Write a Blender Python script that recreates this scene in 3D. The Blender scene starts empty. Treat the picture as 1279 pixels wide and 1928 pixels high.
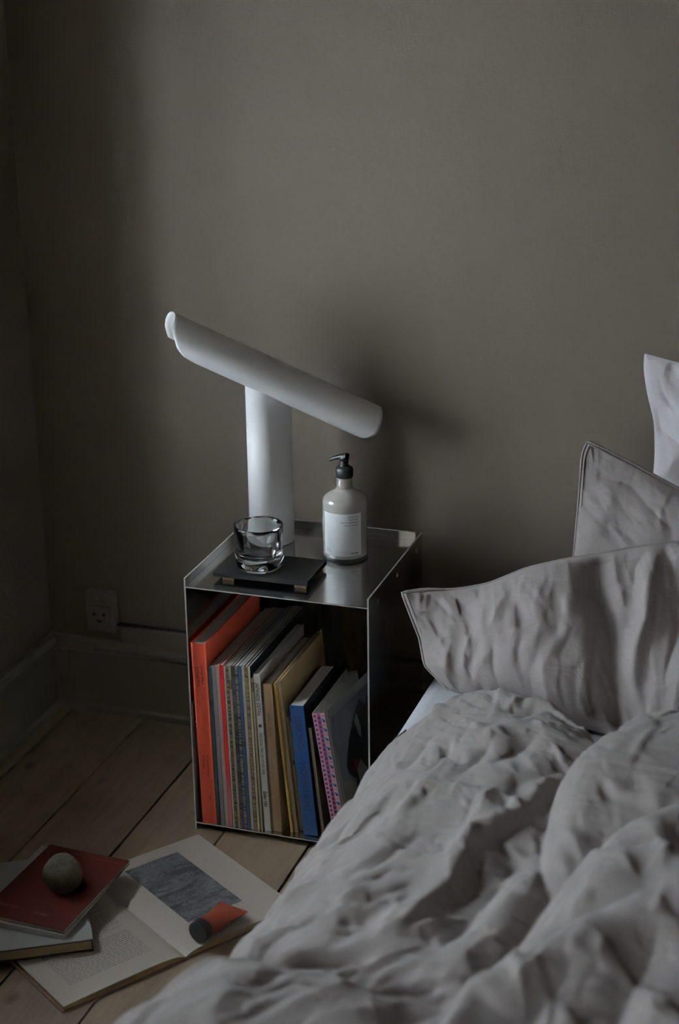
import bpy, bmesh, math, random
import numpy as np
from mathutils import Vector, Matrix
random.seed(7)
R = math.radians
sc = bpy.context.scene
COL = sc.collection

# ------------------------------------------------------------------ camera
cd = bpy.data.cameras.new('camera'); cam = bpy.data.objects.new('camera', cd); COL.objects.link(cam)
yaw, pitch, roll = -.3249, .35, -.0143
sy, cy, sp, cp = math.sin(yaw), math.cos(yaw), math.sin(pitch), math.cos(pitch)
fw = Vector((sy*cp, cy*cp, -sp)); r0 = Vector((cy, -sy, 0)); u0 = r0.cross(fw)
rr = r0*math.cos(roll)+u0*math.sin(roll); uu = u0*math.cos(roll)-r0*math.sin(roll)
m = Matrix((rr, uu, -fw)).transposed().to_4x4(); m.translation = Vector((1.1566, -2.5847, 1.6398))
cam.matrix_world = m
cd.sensor_fit = 'VERTICAL'; cd.sensor_height = 36; cd.lens = 3315.5/1928*36
cd.clip_start = .05; cd.clip_end = 50
cd.dof.use_dof = True; cd.dof.focus_distance = 3.05; cd.dof.aperture_fstop = 3.6
sc.camera = cam

# ------------------------------------------------------------------ world, window light, exposure
XL, YB, ZC = -.4834, .3993, 2.75          # left wall, back wall, ceiling
XR, YF = 3.0, -4.1
WY0, WY1, WZ0, WZ1 = -.68, -.015, .68, 1.42   # near window opening in the left wall
VY0, VY1, VZ0, VZ1 = -3.70, -2.30, .76, 1.65                    # second window, further along the same wall
WT = .32                                   # thickness of that wall
w = bpy.data.worlds.new('world'); sc.world = w; w.use_nodes = True
bg = w.node_tree.nodes['Background']; bg.inputs[0].default_value = (.62, .74, 1, 1); bg.inputs[1].default_value = .25
def daylight(name, y0, y1, z0, z1, off, energy, down):
    ld = bpy.data.lights.new(name, 'AREA'); lo = bpy.data.objects.new(name, ld); COL.objects.link(lo)
    ld.shape = 'RECTANGLE'; ld.size = z1-z0+off; ld.size_y = y1-y0+off
    lo.location = (XL-WT-off, (y0+y1)/2, (z0+z1)/2+off*.2); lo.rotation_euler = (0, R(-90+down), 0)
    ld.color = (.80, .905, 1.0); ld.energy = energy
daylight('window_daylight', WY0, WY1, WZ0, WZ1, .12, 178.0, 2)
daylight('window_daylight', VY0, VY1, VZ0, VZ1, .35, 2400.0, 4)
sc.view_settings.view_transform = 'Standard'; sc.view_settings.look = 'None'
sc.view_settings.gamma = 1; sc.view_settings.use_curve_mapping = False
sc.view_settings.exposure = 0.0

# ------------------------------------------------------------------ helpers
def tag(o, label=None, cat=None, group=None, kind=None):
    if label: o['label'] = label
    if cat: o['category'] = cat
    if group: o['group'] = group
    if kind: o['kind'] = kind
    return o
def empty(name, loc=(0, 0, 0), rot=(0, 0, 0)):
    o = bpy.data.objects.new(name, None); COL.objects.link(o); o.location = loc; o.rotation_euler = rot
    o.empty_display_size = .02
    return o
def obj(name, me, m, parent=None, smooth=False):
    if isinstance(me, bmesh.types.BMesh):
        bm = me; me = bpy.data.meshes.new(name); bm.to_mesh(me); bm.free()
    for mm in (m if isinstance(m, (list, tuple)) else [m]):
        me.materials.append(mm)
    if smooth:
        for p in me.polygons: p.use_smooth = True
    o = bpy.data.objects.new(name, me); COL.objects.link(o)
    if parent: o.parent = parent
    return o
def B(): return bmesh.new()
def box(bm, x0, x1, y0, y1, z0, z1, bev=0, mi=0):
    r = bmesh.ops.create_cube(bm, size=1)
    vs = r['verts']
    for v in vs:
        v.co = Vector((x0+(v.co.x+.5)*(x1-x0), y0+(v.co.y+.5)*(y1-y0), z0+(v.co.z+.5)*(z1-z0)))
    fs = {f for v in vs for f in v.link_faces}
    for f in fs: f.material_index = mi
    if bev:
        es = {e for v in vs for e in v.link_edges}
        bmesh.ops.bevel(bm, geom=list(es), offset=bev, segments=2, affect='EDGES', profile=.6)
    return bm
def lathe(bm, prof, n=48, cx=0, cy=0, f=None, close=False, mi=0):
    rings = []
    for k, (r, z) in enumerate(prof):
        if r < 1e-6:
            rings.append([bm.verts.new((cx, cy, z))]); continue
        ring = []
        for i in range(n):
            a = 2*math.pi*i/n
            q = r*(f(a, z, k) if f else 1)
            ring.append(bm.verts.new((cx+q*math.cos(a), cy+q*math.sin(a), z)))
        rings.append(ring)
    for a, b in zip(rings, rings[1:]):
        for i in range(n):
            j = (i+1) % n
            try:
                if len(a) == 1 and len(b) == 1: continue
                if len(a) == 1: fc = bm.faces.new((a[0], b[j], b[i]))
                elif len(b) == 1: fc = bm.faces.new((a[i], a[j], b[0]))
                else: fc = bm.faces.new((a[i], a[j], b[j], b[i]))
                fc.material_index = mi
            except ValueError: pass
    return bm
def grid(bm, fn, nu, nv, mi=0, closed_u=False):
    vs = [[bm.verts.new(fn(i/(nu), j/(nv))) for j in range(nv+1)] for i in range(nu+(0 if closed_u else 1))]
    n = len(vs)
    for i in range(nu):
        for j in range(nv):
            f = bm.faces.new((vs[i][j], vs[(i+1) % n][j], vs[(i+1) % n][j+1], vs[i][j+1])); f.material_index = mi
    return bm
def tube(bm, pts, r, n=8):
    pts = [Vector(p) for p in pts]; rings = []
    for k, p in enumerate(pts):
        t = (pts[min(k+1, len(pts)-1)]-pts[max(k-1, 0)]).normalized()
        a = t.cross(Vector((0, 0, 1)))
        if a.length < 1e-3: a = t.cross(Vector((1, 0, 0)))
        a.normalize(); b = t.cross(a)
        rings.append([bm.verts.new(p+(a*math.cos(2*math.pi*i/n)+b*math.sin(2*math.pi*i/n))*r) for i in range(n)])
    for p, q in zip(rings, rings[1:]):
        for i in range(n): bm.faces.new((p[i], p[(i+1) % n], q[(i+1) % n], q[i]))
    bm.faces.new(rings[0]); bm.faces.new(rings[-1][::-1])
    return bm

class NT:
    def __init__(s, name):
        s.m = bpy.data.materials.new(name); s.m.use_nodes = True; s.t = s.m.node_tree
        s.b = s.t.nodes['Principled BSDF']; s.tc = s.n('ShaderNodeTexCoord')
    def n(s, typ, **kw):
        q = s.t.nodes.new(typ)
        for k, v in kw.items():
            if k.startswith('i_'):
                key = k[2:]; q.inputs[int(key) if key.isdigit() else key.replace('_', ' ')].default_value = v
            else: setattr(q, k, v)
        return q
    def l(s, a, b): s.t.links.new(a, b)
    def map(s, scale=(1, 1, 1), rot=(0, 0, 0), src='Object'):
        mp = s.n('ShaderNodeMapping'); mp.inputs['Scale'].default_value = scale; mp.inputs['Rotation'].default_value = rot
        s.l(s.tc.outputs[src], mp.inputs[0]); return mp.outputs[0]
    def noise(s, vec, scale, detail=3, rough=.5, dist=0):
        q = s.n('ShaderNodeTexNoise'); q.inputs['Scale'].default_value = scale; q.inputs['Detail'].default_value = detail
        q.inputs['Roughness'].default_value = rough; q.inputs['Distortion'].default_value = dist
        s.l(vec, q.inputs['Vector']); return q.outputs['Fac']
    def ramp(s, fac, stops):
        q = s.n('ShaderNodeValToRGB'); e = q.color_ramp.elements
        while len(e) < len(stops): e.new(.5)
        for k, (p, c) in enumerate(stops):
            e[k].position = p; e[k].color = (c[0], c[1], c[2], 1) if hasattr(c, '__len__') else (c, c, c, 1)
        s.l(fac, q.inputs[0]); return q.outputs[0]
    def bump(s, h, strength=.3, dist=.001, prev=None):
        q = s.n('ShaderNodeBump'); q.inputs['Strength'].default_value = strength; q.inputs['Distance'].default_value = dist
        s.l(h, q.inputs['Height'])
        if prev: s.l(prev, q.inputs['Normal'])
        s.l(q.outputs[0], s.b.inputs['Normal']); return q.outputs[0]
    def set(s, **kw):
        for k, v in kw.items(): s.b.inputs[k.replace('_', ' ')].default_value = v
        return s
def col(c): return (c[0], c[1], c[2], 1)
def plain(name, c, rough=.6, metal=0, var=.12, scale=60, bump=.15, bd=.0004, spec=.5):
    t = NT(name).set(Roughness=rough, Metallic=metal); t.b.inputs['Specular IOR Level'].default_value = spec
    v = t.map()
    f = t.noise(v, scale, 4, .6)
    t.l(t.ramp(f, [(.25, [x*(1-var) for x in c]), (.75, [min(1, x*(1+var)) for x in c])]), t.b.inputs['Base Color'])
    if bump: t.bump(t.noise(v, scale*4, 2), bump, bd)
    return t.m

# wall paint over woven paper
def wall_mat(name, c):
    t = NT(name).set(Roughness=.62); t.b.inputs['Specular IOR Level'].default_value = .35
    v = t.map()
    f = t.noise(v, 2.2, 4, .6)
    t.l(t.ramp(f, [(.3, [x*.95 for x in c]), (.7, [x*1.04 for x in c])]), t.b.inputs['Base Color'])
    a = t.noise(t.map((260, 260, 90)), 1, 2, .6); b = t.noise(t.map((90, 90, 260)), 1, 2, .6)
    mx = t.n('ShaderNodeMath', operation='ADD'); t.l(a, mx.inputs[0]); t.l(b, mx.inputs[1])
    t.bump(mx.outputs[0], .35, .0012)
    return t.m
M = {}
M['wall'] = wall_mat('wall_paint', (.138, .114, .087))
M['ceiling'] = plain('ceiling_paint', (.36, .32, .27), .8, var=.03, scale=4, bump=0)
M['skirting'] = plain('skirting_paint', (.135, .117, .092), .4, var=.1, scale=14, bump=.2)
M['dark_gap'] = plain('gap_dirt', (.03, .025, .02), .9, bump=0)
# floor planks: old scrubbed pine, grain along y
t = NT('pine_plank').set(Roughness=.55)
info = t.n('ShaderNodeObjectInfo')
mp = t.n('ShaderNodeMapping'); mp.inputs['Scale'].default_value = (16, 1.1, 16)
cmb = t.n('ShaderNodeCombineXYZ'); mu = t.n('ShaderNodeMath', operation='MULTIPLY'); mu.inputs[1].default_value = 37
t.l(info.outputs['Random'], mu.inputs[0]); t.l(mu.outputs[0], cmb.inputs[1]); t.l(mu.outputs[0], cmb.inputs[0])
t.l(t.tc.outputs['Object'], mp.inputs[0]); t.l(cmb.outputs[0], mp.inputs['Location'])
g = t.noise(mp.outputs[0], 3.2, 6, .65, 1.1)
cA = t.ramp(g, [(.25, (.140, .095, .058)), (.5, (.182, .130, .083)), (.8, (.225, .168, .112))])
vo = t.n('ShaderNodeTexVoronoi'); vo.inputs['Scale'].default_value = 1
mp2 = t.n('ShaderNodeMapping'); mp2.inputs['Scale'].default_value = (8, 4.5, 1); t.l(t.tc.outputs['Object'], mp2.inputs[0]); t.l(cmb.outputs[0], mp2.inputs['Location'])
t.l(mp2.outputs[0], vo.inputs['Vector'])
kn = t.ramp(vo.outputs['Distance'], [(.035, 0), (.11, 1)])
mixc = t.n('ShaderNodeMixRGB', blend_type='MIX'); t.l(kn, mixc.inputs[0]); mixc.inputs[1].default_value = (.09, .05, .03, 1); t.l(cA, mixc.inputs[2])
st = t.ramp(t.noise(t.map(), 6, 5, .7), [(.35, .72), (.6, 1)])
mm = t.n('ShaderNodeMixRGB', blend_type='MULTIPLY'); mm.inputs[0].default_value = 1; t.l(mixc.outputs[0], mm.inputs[1]); t.l(st, mm.inputs[2])
t.l(mm.outputs[0], t.b.inputs['Base Color']); t.bump(g, .25, .0015); M['plank'] = t.m

def linen(name, c, weave=1.0, crump=1.0):
    t = NT(name).set(Roughness=.9); t.b.inputs['Specular IOR Level'].default_value = .15
    t.b.inputs['Sheen Weight'].default_value = .12; t.b.inputs['Sheen Roughness'].default_value = .5
    v = t.map()
    f = t.noise(v, 5, 4, .6)
    fib = t.noise(t.map((900, 60, 300)), 1, 2); fib2 = t.noise(t.map((60, 900, 300)), 1, 2)
    mx = t.n('ShaderNodeMath', operation='ADD'); t.l(fib, mx.inputs[0]); t.l(fib2, mx.inputs[1])
    base = t.ramp(f, [(.3, [x*.95 for x in c]), (.7, [min(1, x*1.04) for x in c])])
    th = t.ramp(mx.outputs[0], [(.35, .9), (1.0, 1.06)])
    q = t.n('ShaderNodeMixRGB', blend_type='MULTIPLY'); q.inputs[0].default_value = .8; t.l(base, q.inputs[1]); t.l(th, q.inputs[2])
    t.l(q.outputs[0], t.b.inputs['Base Color'])
    n1 = t.bump(t.noise(v, 40, 4, .6, .6), .5*crump, .0030)
    t.bump(mx.outputs[0], .25*weave, .0008, n1)
    return t.m
M['duvet'] = linen('washed_linen', (.232, .205, .196))
M['pillow'] = linen('pillow_linen', (.280, .246, .240))
M['pillow_seam'] = linen('seam_linen', (.17, .145, .13))
M['sheet'] = linen('white_cotton', (.52, .53, .56), .5, .5)
M['white_pillow'] = linen('white_pillow_cotton', (.76, .72, .75), .5, .7)

# aluminium
def alu(name, rough, c=(.62, .61, .59), along=(4, 300, 300)):
    t = NT(name).set(Metallic=1.0)
    s_ = t.noise(t.map(along), 1, 3, .6)
    t.l(t.ramp(s_, [(.3, [x*.93 for x in c]), (.7, [x*1.05 for x in c])]), t.b.inputs['Base Color'])
    cl = t.noise(t.map(), 9, 5, .65)
    mr = t.n('ShaderNodeMapRange'); mr.inputs['To Min'].default_value = rough*.75; mr.inputs['To Max'].default_value = rough*1.35
    t.l(cl, mr.inputs[0]); t.l(mr.outputs[0], t.b.inputs['Roughness'])
    t.bump(s_, .12, .0003)
    return t.m
M['alu'] = alu('brushed_aluminium', .16)
M['alu_edge'] = plain('cut_aluminium', (.72, .71, .69), .45, .5, var=.03, bump=0)
M['rivet'] = alu('dull_rivet', .5, (.30, .29, .27))
M['lamp'] = plain('white_lacquer', (.86, .865, .87), .42, var=.02, scale=10, bump=.1)
M['black_plastic'] = plain('black_plastic', (.006, .008, .008), .5, var=.05, bump=0)
M['slate'] = plain('blackened_tray', (.007, .006, .0055), .5, var=.3, scale=25, bump=.3, spec=.25)
M['brass'] = plain('oiled_wood', (.17, .105, .055), .5, var=.25, scale=60)
M['label'] = plain('label_paper', (.80, .83, .85), .6, var=.02, bump=0)
M['ink'] = plain('ink', (.03, .03, .032), .6, var=0, bump=0)
M['ink_grey'] = plain('grey_ink', (.22, .26, .27), .6, var=0, bump=0)
M['ink_faint'] = plain('faded_ink', (.19, .165, .14), .6, var=0, bump=0)
M['ink_brown'] = plain('brown_ink', (.20, .10, .04), .6, var=0, bump=0)
M['ink_navy'] = plain('navy_ink', (.008, .018, .05), .6, var=0, bump=0)
M['ink_maroon'] = plain('maroon_ink', (.09, .012, .008), .6, var=0, bump=0)
M['ink_black'] = M['ink']
M['white_ink'] = plain('pale_ink', (.55, .48, .45), .6, var=0, bump=0)
t = NT('clear_glass').set(Roughness=.0, IOR=1.5); t.b.inputs['Transmission Weight'].default_value = 1; t.b.inputs['Base Color'].default_value = (.97, .98, .98, 1)
t.bump(t.noise(t.map(), 35, 2), .06, .002); M['glass'] = t.m
t = NT('bottle_glass').set(Roughness=.12, IOR=1.45); t.b.inputs['Base Color'].default_value = (.42, .395, .365, 1)
t.b.inputs['Subsurface Weight'].default_value = .0; t.b.inputs['Coat Weight'].default_value = .8; t.b.inputs['Coat Roughness'].default_value = .06
t.l(t.ramp(t.noise(t.map(), 8, 3), [(.3, (.36, .34, .31)), (.7, (.44, .415, .385))]), t.b.inputs['Base Color']); M['bottle'] = t.m
M['neck_glass'] = plain('neck_glass', (.33, .28, .25), .15, var=.05, bump=0)
M['paper'] = plain('page_paper', (.60, .565, .51), .8, var=.05, scale=8, bump=.1)
M['old_paper'] = plain('yellowed_paper', (.50, .40, .27), .85, var=.08, scale=30, bump=.1)
# page block edges: fine leaf lines
def leafs(name, c, sc_=(1600, 3, 3)):
    t = NT(name).set(Roughness=.85)
    f = t.noise(t.map(sc_), 1, 2)
    t.l(t.ramp(f, [(.3, [x*.72 for x in c]), (.6, c)]), t.b.inputs['Base Color']); t.bump(f, .4, .0005); return t.m
M['leaf'] = leafs('page_edges', (.62, .59, .55))
M['leaf_old'] = leafs('yellow_page_edges', (.34, .25, .14), (3, 3, 1500))
M['leaf_flat'] = leafs('flat_page_edges', (.42, .40, .36), (3, 3, 1500))

# ------------------------------------------------------------------ room
o = obj('floor', box(B(), XL-.4, XR+.1, YF-.1, YB+.1, -.10, -.022), M['dark_gap']); tag(o, kind='structure'); FLOOR = o
x = -.435-.163; i = 0
pm = None
while x < XR:
    x0, x1 = max(x, XL-.01)+.0021, min(x+.163, XR)-.0021
    if x1 > x0+.02:
        bm = box(B(), 0, x1-x0, YF, YB, -.022, 0, .0012)
        p = obj('plank', bm, M['plank'], FLOOR); p.location = (x0, 0, -.0006*(i % 2))
    x += .163; i += 1
tag(obj('wall_back', box(B(), XL-.4, XR+.1, YB, YB+.1, -.05, ZC), M['wall']), kind='structure')
tag(obj('wall_right', box(B(), XR, XR+.1, YF-.1, YB, -.05, ZC), M['wall']), kind='structure')
tag(obj('wall_front', box(B(), XL-.4, XR, YF-.1, YF, -.05, ZC), M['wall']), kind='structure')
tag(obj('ceiling', box(B(), XL-.4, XR+.1, YF-.1, YB+.1, ZC, ZC+.1), M['ceiling']), kind='structure')
bm = B()
for a_, b_ in ((YF, VY0), (VY1, WY0), (WY1, YB)): box(bm, XL-WT, XL, a_, b_, -.05, ZC)
for a_, b_, c_, d_ in ((VY0, VY1, VZ0, VZ1), (WY0, WY1, WZ0, WZ1)):
    box(bm, XL-WT, XL, a_, b_, -.05, c_); box(bm, XL-WT, XL, a_, b_, d_, ZC)
tag(obj('wall_left', bm, M['wall']), kind='structure')
# windows: frame, mullion and panes deep in the reveal
M['white_wood'] = plain('window_paint', (.6, .59, .57), .4, var=.04, bump=0)
t = NT('pane_glass'); t.b.inputs['Transmission Weight'].default_value = 1; t.set(Roughness=0, IOR=1.0); M['pane'] = t.m
for k_, (a_, b_, c_, d_) in enumerate(((WY0, WY1, WZ0, WZ1), (VY0, VY1, VZ0, VZ1))):
    win = empty('window_%d' % (k_+1), (XL-WT+.03, (a_+b_)/2, c_)); tag(win, kind='structure')
    W2 = (b_-a_)/2; WH = d_-c_
    bm = B()
    for q in ((-W2, -W2+.04, 0, WH), (W2-.04, W2, 0, WH), (-W2, W2, 0, .04), (-W2, W2, WH-.04, WH), (-.02, .02, 0, WH)):
        box(bm, -.02, .02, q[0], q[1], q[2], q[3], .003)
    obj('window_frame', bm, M['white_wood'], win)
    for s_ in (-1, 1):
        obj('pane', box(B(), -.002, .002, min(s_*.02, s_*(W2-.04)), max(s_*.02, s_*(W2-.04)), .04, WH-.04), M['pane'], win)

# skirting: board with moulded cap, on back and left wall
def skirt(name, along_x):
    prof = [(0, 0), (.022, 0), (.022, .012), (.018, .018), (.018, .135), (.023, .140), (.023, .150), (.014, .157), (.012, .1624), (0, .1624)]
    bm = B(); a, b = (XL, XR) if along_x else (YF, YB)
    ends = []
    for e in (a, b):
        ends.append([bm.verts.new((e, YB-d, z) if along_x else (XL+d, e, z)) for d, z in prof])
    n = len(prof)
    for k in range(n): bm.faces.new((ends[0][k], ends[0][(k+1) % n], ends[1][(k+1) % n], ends[1][k]))
    bm.faces.new(ends[0]); bm.faces.new(ends[1][::-1])
    bmesh.ops.recalc_face_normals(bm, faces=bm.faces)
    tag(obj(name, bm, M['skirting']), kind='structure')
skirt('baseboard_back', True); skirt('baseboard_left', False)
tag(obj('trim_1', box(B(), -.318, XR, YB-.014, YB, .1625, .1985, .002), M['skirting']), kind='structure')
c = obj('cable', tube(B(), [(-.350, YB-.010, .190), (-.335, YB-.010, .1955), (-.318, YB-.009, .2035), (-.1, YB-.009, .2035), (.6, YB-.009, .2035), (XR-.02, YB-.009, .2035)], .0032), M['black_plastic'])
tag(c, 'thin dark cable running along the top of the skirting from the wall socket', 'cable')
# socket
so = empty('wall_socket', (-.357, YB, .229)); tag(so, 'small surface-mounted wall socket above the skirting in the dark corner', 'socket')
M['socket'] = plain('socket_plastic', (.17, .15, .12), .35, var=.03, bump=0)
obj('housing', box(B(), -.031, .031, -.024, 0, -.043, .043, .004), M['socket'], so)
obj('faceplate', box(B(), -.023, .023, -.028, -.0235, -.030, .016, .002), M['socket'], so)
bm = B()
for hx in (-.010, .010): lathe(bm, [(0, 0), (.0035, 0)], 12)
bm.free()
for hx in (-.011, .011):
    bm = B(); bmesh.ops.create_cone(bm, cap_ends=True, segments=14, radius1=.0036, radius2=.0036, depth=.001, matrix=Matrix.Translation((hx, -.0283, -.002)) @ Matrix.Rotation(R(90), 4, 'X'))
    obj('pin_hole', bm, M['black_plastic'], so)
bm = B(); vs = [bm.verts.new((.0065*math.cos(a), -.0288, -.014-.006*math.sin(a))) for a in [math.pi*k/10 for k in range(11)]]; bm.faces.new(vs)
bmesh.ops.solidify(bm, geom=bm.faces[:], thickness=.0006); obj('earth_hole', bm, M['black_plastic'], so)
obj('switch_rocker', box(B(), -.012, .012, -.029, -.024, .019, .032, .0015), M['socket'], so)

# ------------------------------------------------------------------ bedside box
BW, BD, BH, BT = .335, .3295, .4937, .0028
ZS = .4782; ZB = .0155
bs = empty('bedside_box', (0, 0, 0)); tag(bs, 'open-fronted bedside box of riveted sheet aluminium standing on the floorboards', 'bedside table')
def sheet(name, *a, par=bs):
    bm = box(B(), *a, 0)
    o = obj(name, bm, [M['alu'], M['alu_edge']], par)
    dims = [a[1]-a[0], a[3]-a[2], a[5]-a[4]]; thin = dims.index(min(dims))
    for p in o.data.polygons:
        if abs(p.normal[thin]) < .5: p.material_index = 1
    md = o.modifiers.new('b', 'BEVEL'); md.width = .0004; md.segments = 1
    return o
sheet('side_panel', 0, BT, 0, BD, 0, BH); sheet('side_panel', BW-BT, BW, 0, BD, 0, BH)
sheet('top_sheet', BT, BW-BT, 0, BD-.004, ZS-BT, ZS)
sheet('bottom_sheet', BT, BW-BT, 0, BD-.004, ZB-BT, ZB)
sheet('back_panel', BT, BW-BT-.010, BD-BT-.001, BD-.001, .0, BH)
for yy, zz in ((.053, .469), (.167, .4725), (.289, .4725), (.053, .010), (.289, .010)):
    for sx in (BW, 0):
        bm = B(); bmesh.ops.create_uvsphere(bm, u_segments=14, v_segments=8, radius=.0042)
        for v in bm.verts: v.co.x *= .35
        o = obj('rivet', bm, M['rivet'], bs, True); o.location = (sx, yy, zz)

# ------------------------------------------------------------------ lamp
lp = empty('table_lamp', (.068, .256, ZS)); tag(lp, 'white metal table lamp with a tilted half-pipe shade on a round post', 'lamp')
AL, AR = Vector((-.0845, .185, .8817)), Vector((.2433, .335, .6948))
base = Vector((.068, .256, ZS)); ax = (AR-AL).normalized()
mid = AL+ax*((base.x-AL.x)/ax.x)
bm = B(); n = 64; pr = .0412
hx = Vector((ax.x, ax.y, 0)).normalized(); hy = Vector((-hx.y, hx.x, 0))
def ztop(px, py):
    q = Vector((px, py, 0)); f_ = q.dot(hy)
    return mid.z-ZS+q.dot(hx)*(ax.z/math.hypot(ax.x, ax.y))-.035*math.sqrt(max(0, 1-min(1, abs(f_+.010)/.0500)**2))
outer = [[], []]; inner = [[], []]
for i in range(n):
    a = 2*math.pi*i/n
    for L, r_ in ((outer, pr), (inner, pr-.002)):
        xx, yy = r_*math.cos(a), r_*math.sin(a)
        L[0].append(bm.verts.new((xx, yy, 0.0012))); L[1].append(bm.verts.new((xx, yy, ztop(xx, yy))))
for i in range(n):
    j = (i+1) % n
    bm.faces.new((outer[0][i], outer[0][j], outer[1][j], outer[1][i])); bm.faces.new((inner[0][j], inner[0][i], inner[1][i], inner[1][j]))
    bm.faces.new((outer[1][i], outer[1][j], inner[1][j], inner[1][i]))
    bm.faces.new((outer[0][j], outer[0][i], inner[0][i], inner[0][j]))
obj('post', bm, M['lamp'], lp, False)
for p in lp.children[0].data.polygons: p.use_smooth = abs(p.normal.z) < .5
obj('foot_ring', lathe(B(), [(0, 0), (pr-.002, 0), (pr-.002, .0012), (0, .0012)], 48), M['black_plastic'], lp)
# shade: rolled sheet, open at the underside-back, ends cut round
up = (Vector((0, 0, 1))-ax*ax.z).normalized(); fr = ax.cross(up).normalized()
if fr.y > 0: fr = -fr          # towards the room
bm = B(); L = (AR-AL).length
def shade(u, v):
    th = R(-128+v*(128+172))     # 0 top, 90 front, 180 bottom, negative towards the wall
    rz, rf = .0315, .049
    def sm(t): t = max(0, min(1, t)); return t*t*(3-2*t)
    f_ = max(0, math.sin(th/2)) if th > 0 else 0
    dg_ = max(0, math.degrees(th))
    el = float(np.interp(dg_, [0, 60, 80, 112, 135, 150, 165, 180], [-.007, -.006, .001, .016, .033, .050, .070, .095]))
    if th < 0: el = float(np.interp(-math.degrees(th), [0, 20, 40, 60, 80, 100, 128], [-.007, -.0105, -.0130, -.0138, -.0125, -.0085, .004]))
    er = float(np.interp(dg_, [0, 100, 150, 180], [0, -.002, .010, .028]))
    bk = 0
    l0 = el+bk; l1 = L-er-bk-.004
    s_ = l0+(l1-l0)*u
    return AL+ax*s_+up*(rz*math.cos(th))+fr*(rf*math.sin(th)+.010)-base
grid(bm, shade, 60, 56)
bmesh.ops.recalc_face_normals(bm, faces=bm.faces)
so_ = obj('shade', bm, M['lamp'], lp, True)
md = so_.modifiers.new('s', 'SOLIDIFY'); md.thickness = .0016; md.offset = 0
# slim lamp holder inside
tb = B(); tube(tb, [AL+ax*.09-base+up*.004, AR-ax*.09-base+up*.004], .009, 16); obj('light_tube', tb, M['lamp'], lp, True)

# ------------------------------------------------------------------ tray, tumbler, bottle
tr = empty('serving_tray', (.125, .0925, ZS), (0, 0, R(.6))); tag(tr, 'small black slab tray on short wooden feet under the glass tumbler', 'tray')
obj('slab', box(B(), -.087, .087, -.0525, .0525, .0080, .0168, .0009), M['slate'], tr)
for fx in (-.062, .071):
    for fy in (-.036, .036):
        obj('foot', box(B(), fx-.011, fx+.011, fy-.009, fy+.009, 0, .0081, .001), M['brass'], tr)
ZT = ZS+.0170
gl = empty('tumbler', (.1095, .083, ZT)); tag(gl, 'chunky clear glass tumbler with a wavy wall standing on the black tray', 'glass')
def gwob(a, z, k): return 1+.035*math.sin(3*a+1.0+z*40)*(z/.08)+.018*math.sin(5*a-z*90)
gp_ = [(0, 0), (.030, 0), (.038, .002), (.0415, .008), (.0428, .018), (.0425, .03), (.0420, .045), (.0425, .060), (.0430, .074), (.0425, .0785), (.0410, .0795)]
gi_ = [(.0395, .0785), (.0385, .070), (.0375, .055), (.036, .040), (.034, .030), (.027, .022), (.012, .019), (0, .0185)]
bm = lathe(B(), [(r_, z) for r_, z in gp_], 72, f=gwob)
bm2 = lathe(B(), gi_, 72, f=lambda a, z, k: 1+.030*math.sin(3*a+2.2+z*60)*(.4+z/.08)+.018*math.sin(4*a-z*120))
me2 = bpy.data.meshes.new('t'); bm2.to_mesh(me2); bm2.free(); bm.from_mesh(me2); bpy.data.meshes.remove(me2)
# join the two lips
bm.verts.ensure_lookup_table()
no_ = 1+72*(len(gp_)-1)
lo_ = [bm.verts[k] for k in range(no_-72, no_)]; li_ = [bm.verts[k] for k in range(no_, no_+72)]
for i in range(72):
    j = (i+1) % 72; bm.faces.new((lo_[i], lo_[j], li_[j], li_[i]))
bmesh.ops.recalc_face_normals(bm, faces=bm.faces)
obj('glass_body', bm, M['glass'], gl, True)

bt = empty('pump_bottle', (.222, .2207, ZS), (0, 0, R(-14))); tag(bt, 'pump soap bottle with a plain white label and black pump head', 'bottle')
br = .0405
obj('bottle_body', lathe(B(), [(0, 0), (br-.006, 0), (br-.002, .0015), (br, .006), (br, .104), (br-.0006, .108), (br-.0028, .1125), (br-.0075, .1165), (.027, .1205), (.0205, .1240), (.0163, .1270), (.0150, .130), (0, .129)], 64), M['bottle'], bt, True)
obj('base_foot', lathe(B(), [(br+.0004, .0005), (br+.0006, .0055), (br-.0004, .0065)], 64), M['black_plastic'], bt, True)
obj('neck', lathe(B(), [(.0142, .126), (.0142, .1505), (0, .1505)], 40), M['neck_glass'], bt, True)
obj('collar', lathe(B(), [(.0148, .149), (.0155, .150), (.0155, .164), (.0145, .1665), (.0105, .169), (.0075, .171), (.0068, .181), (0, .181)], 40), M['black_plastic'], bt, True)
bm = B(); lathe(bm, [(0, .180), (.0080, .180), (.0088, .184), (.0080, .188), (0, .1895)], 28)
def noz(u, v):
    a = 2*math.pi*v; t = u; w_ = .0080-.0036*t; h_ = .0056-.0018*t
    c = Vector((0.006-.032*t, -.004*t, .1875-.0075*t*t-.0020*t))
    return c+Vector((0, w_*math.cos(a), h_*math.sin(a)))
vs0 = grid(bm, noz, 10, 20)
obj('pump_head', bm, M['black_plastic'], bt, True)
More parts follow.
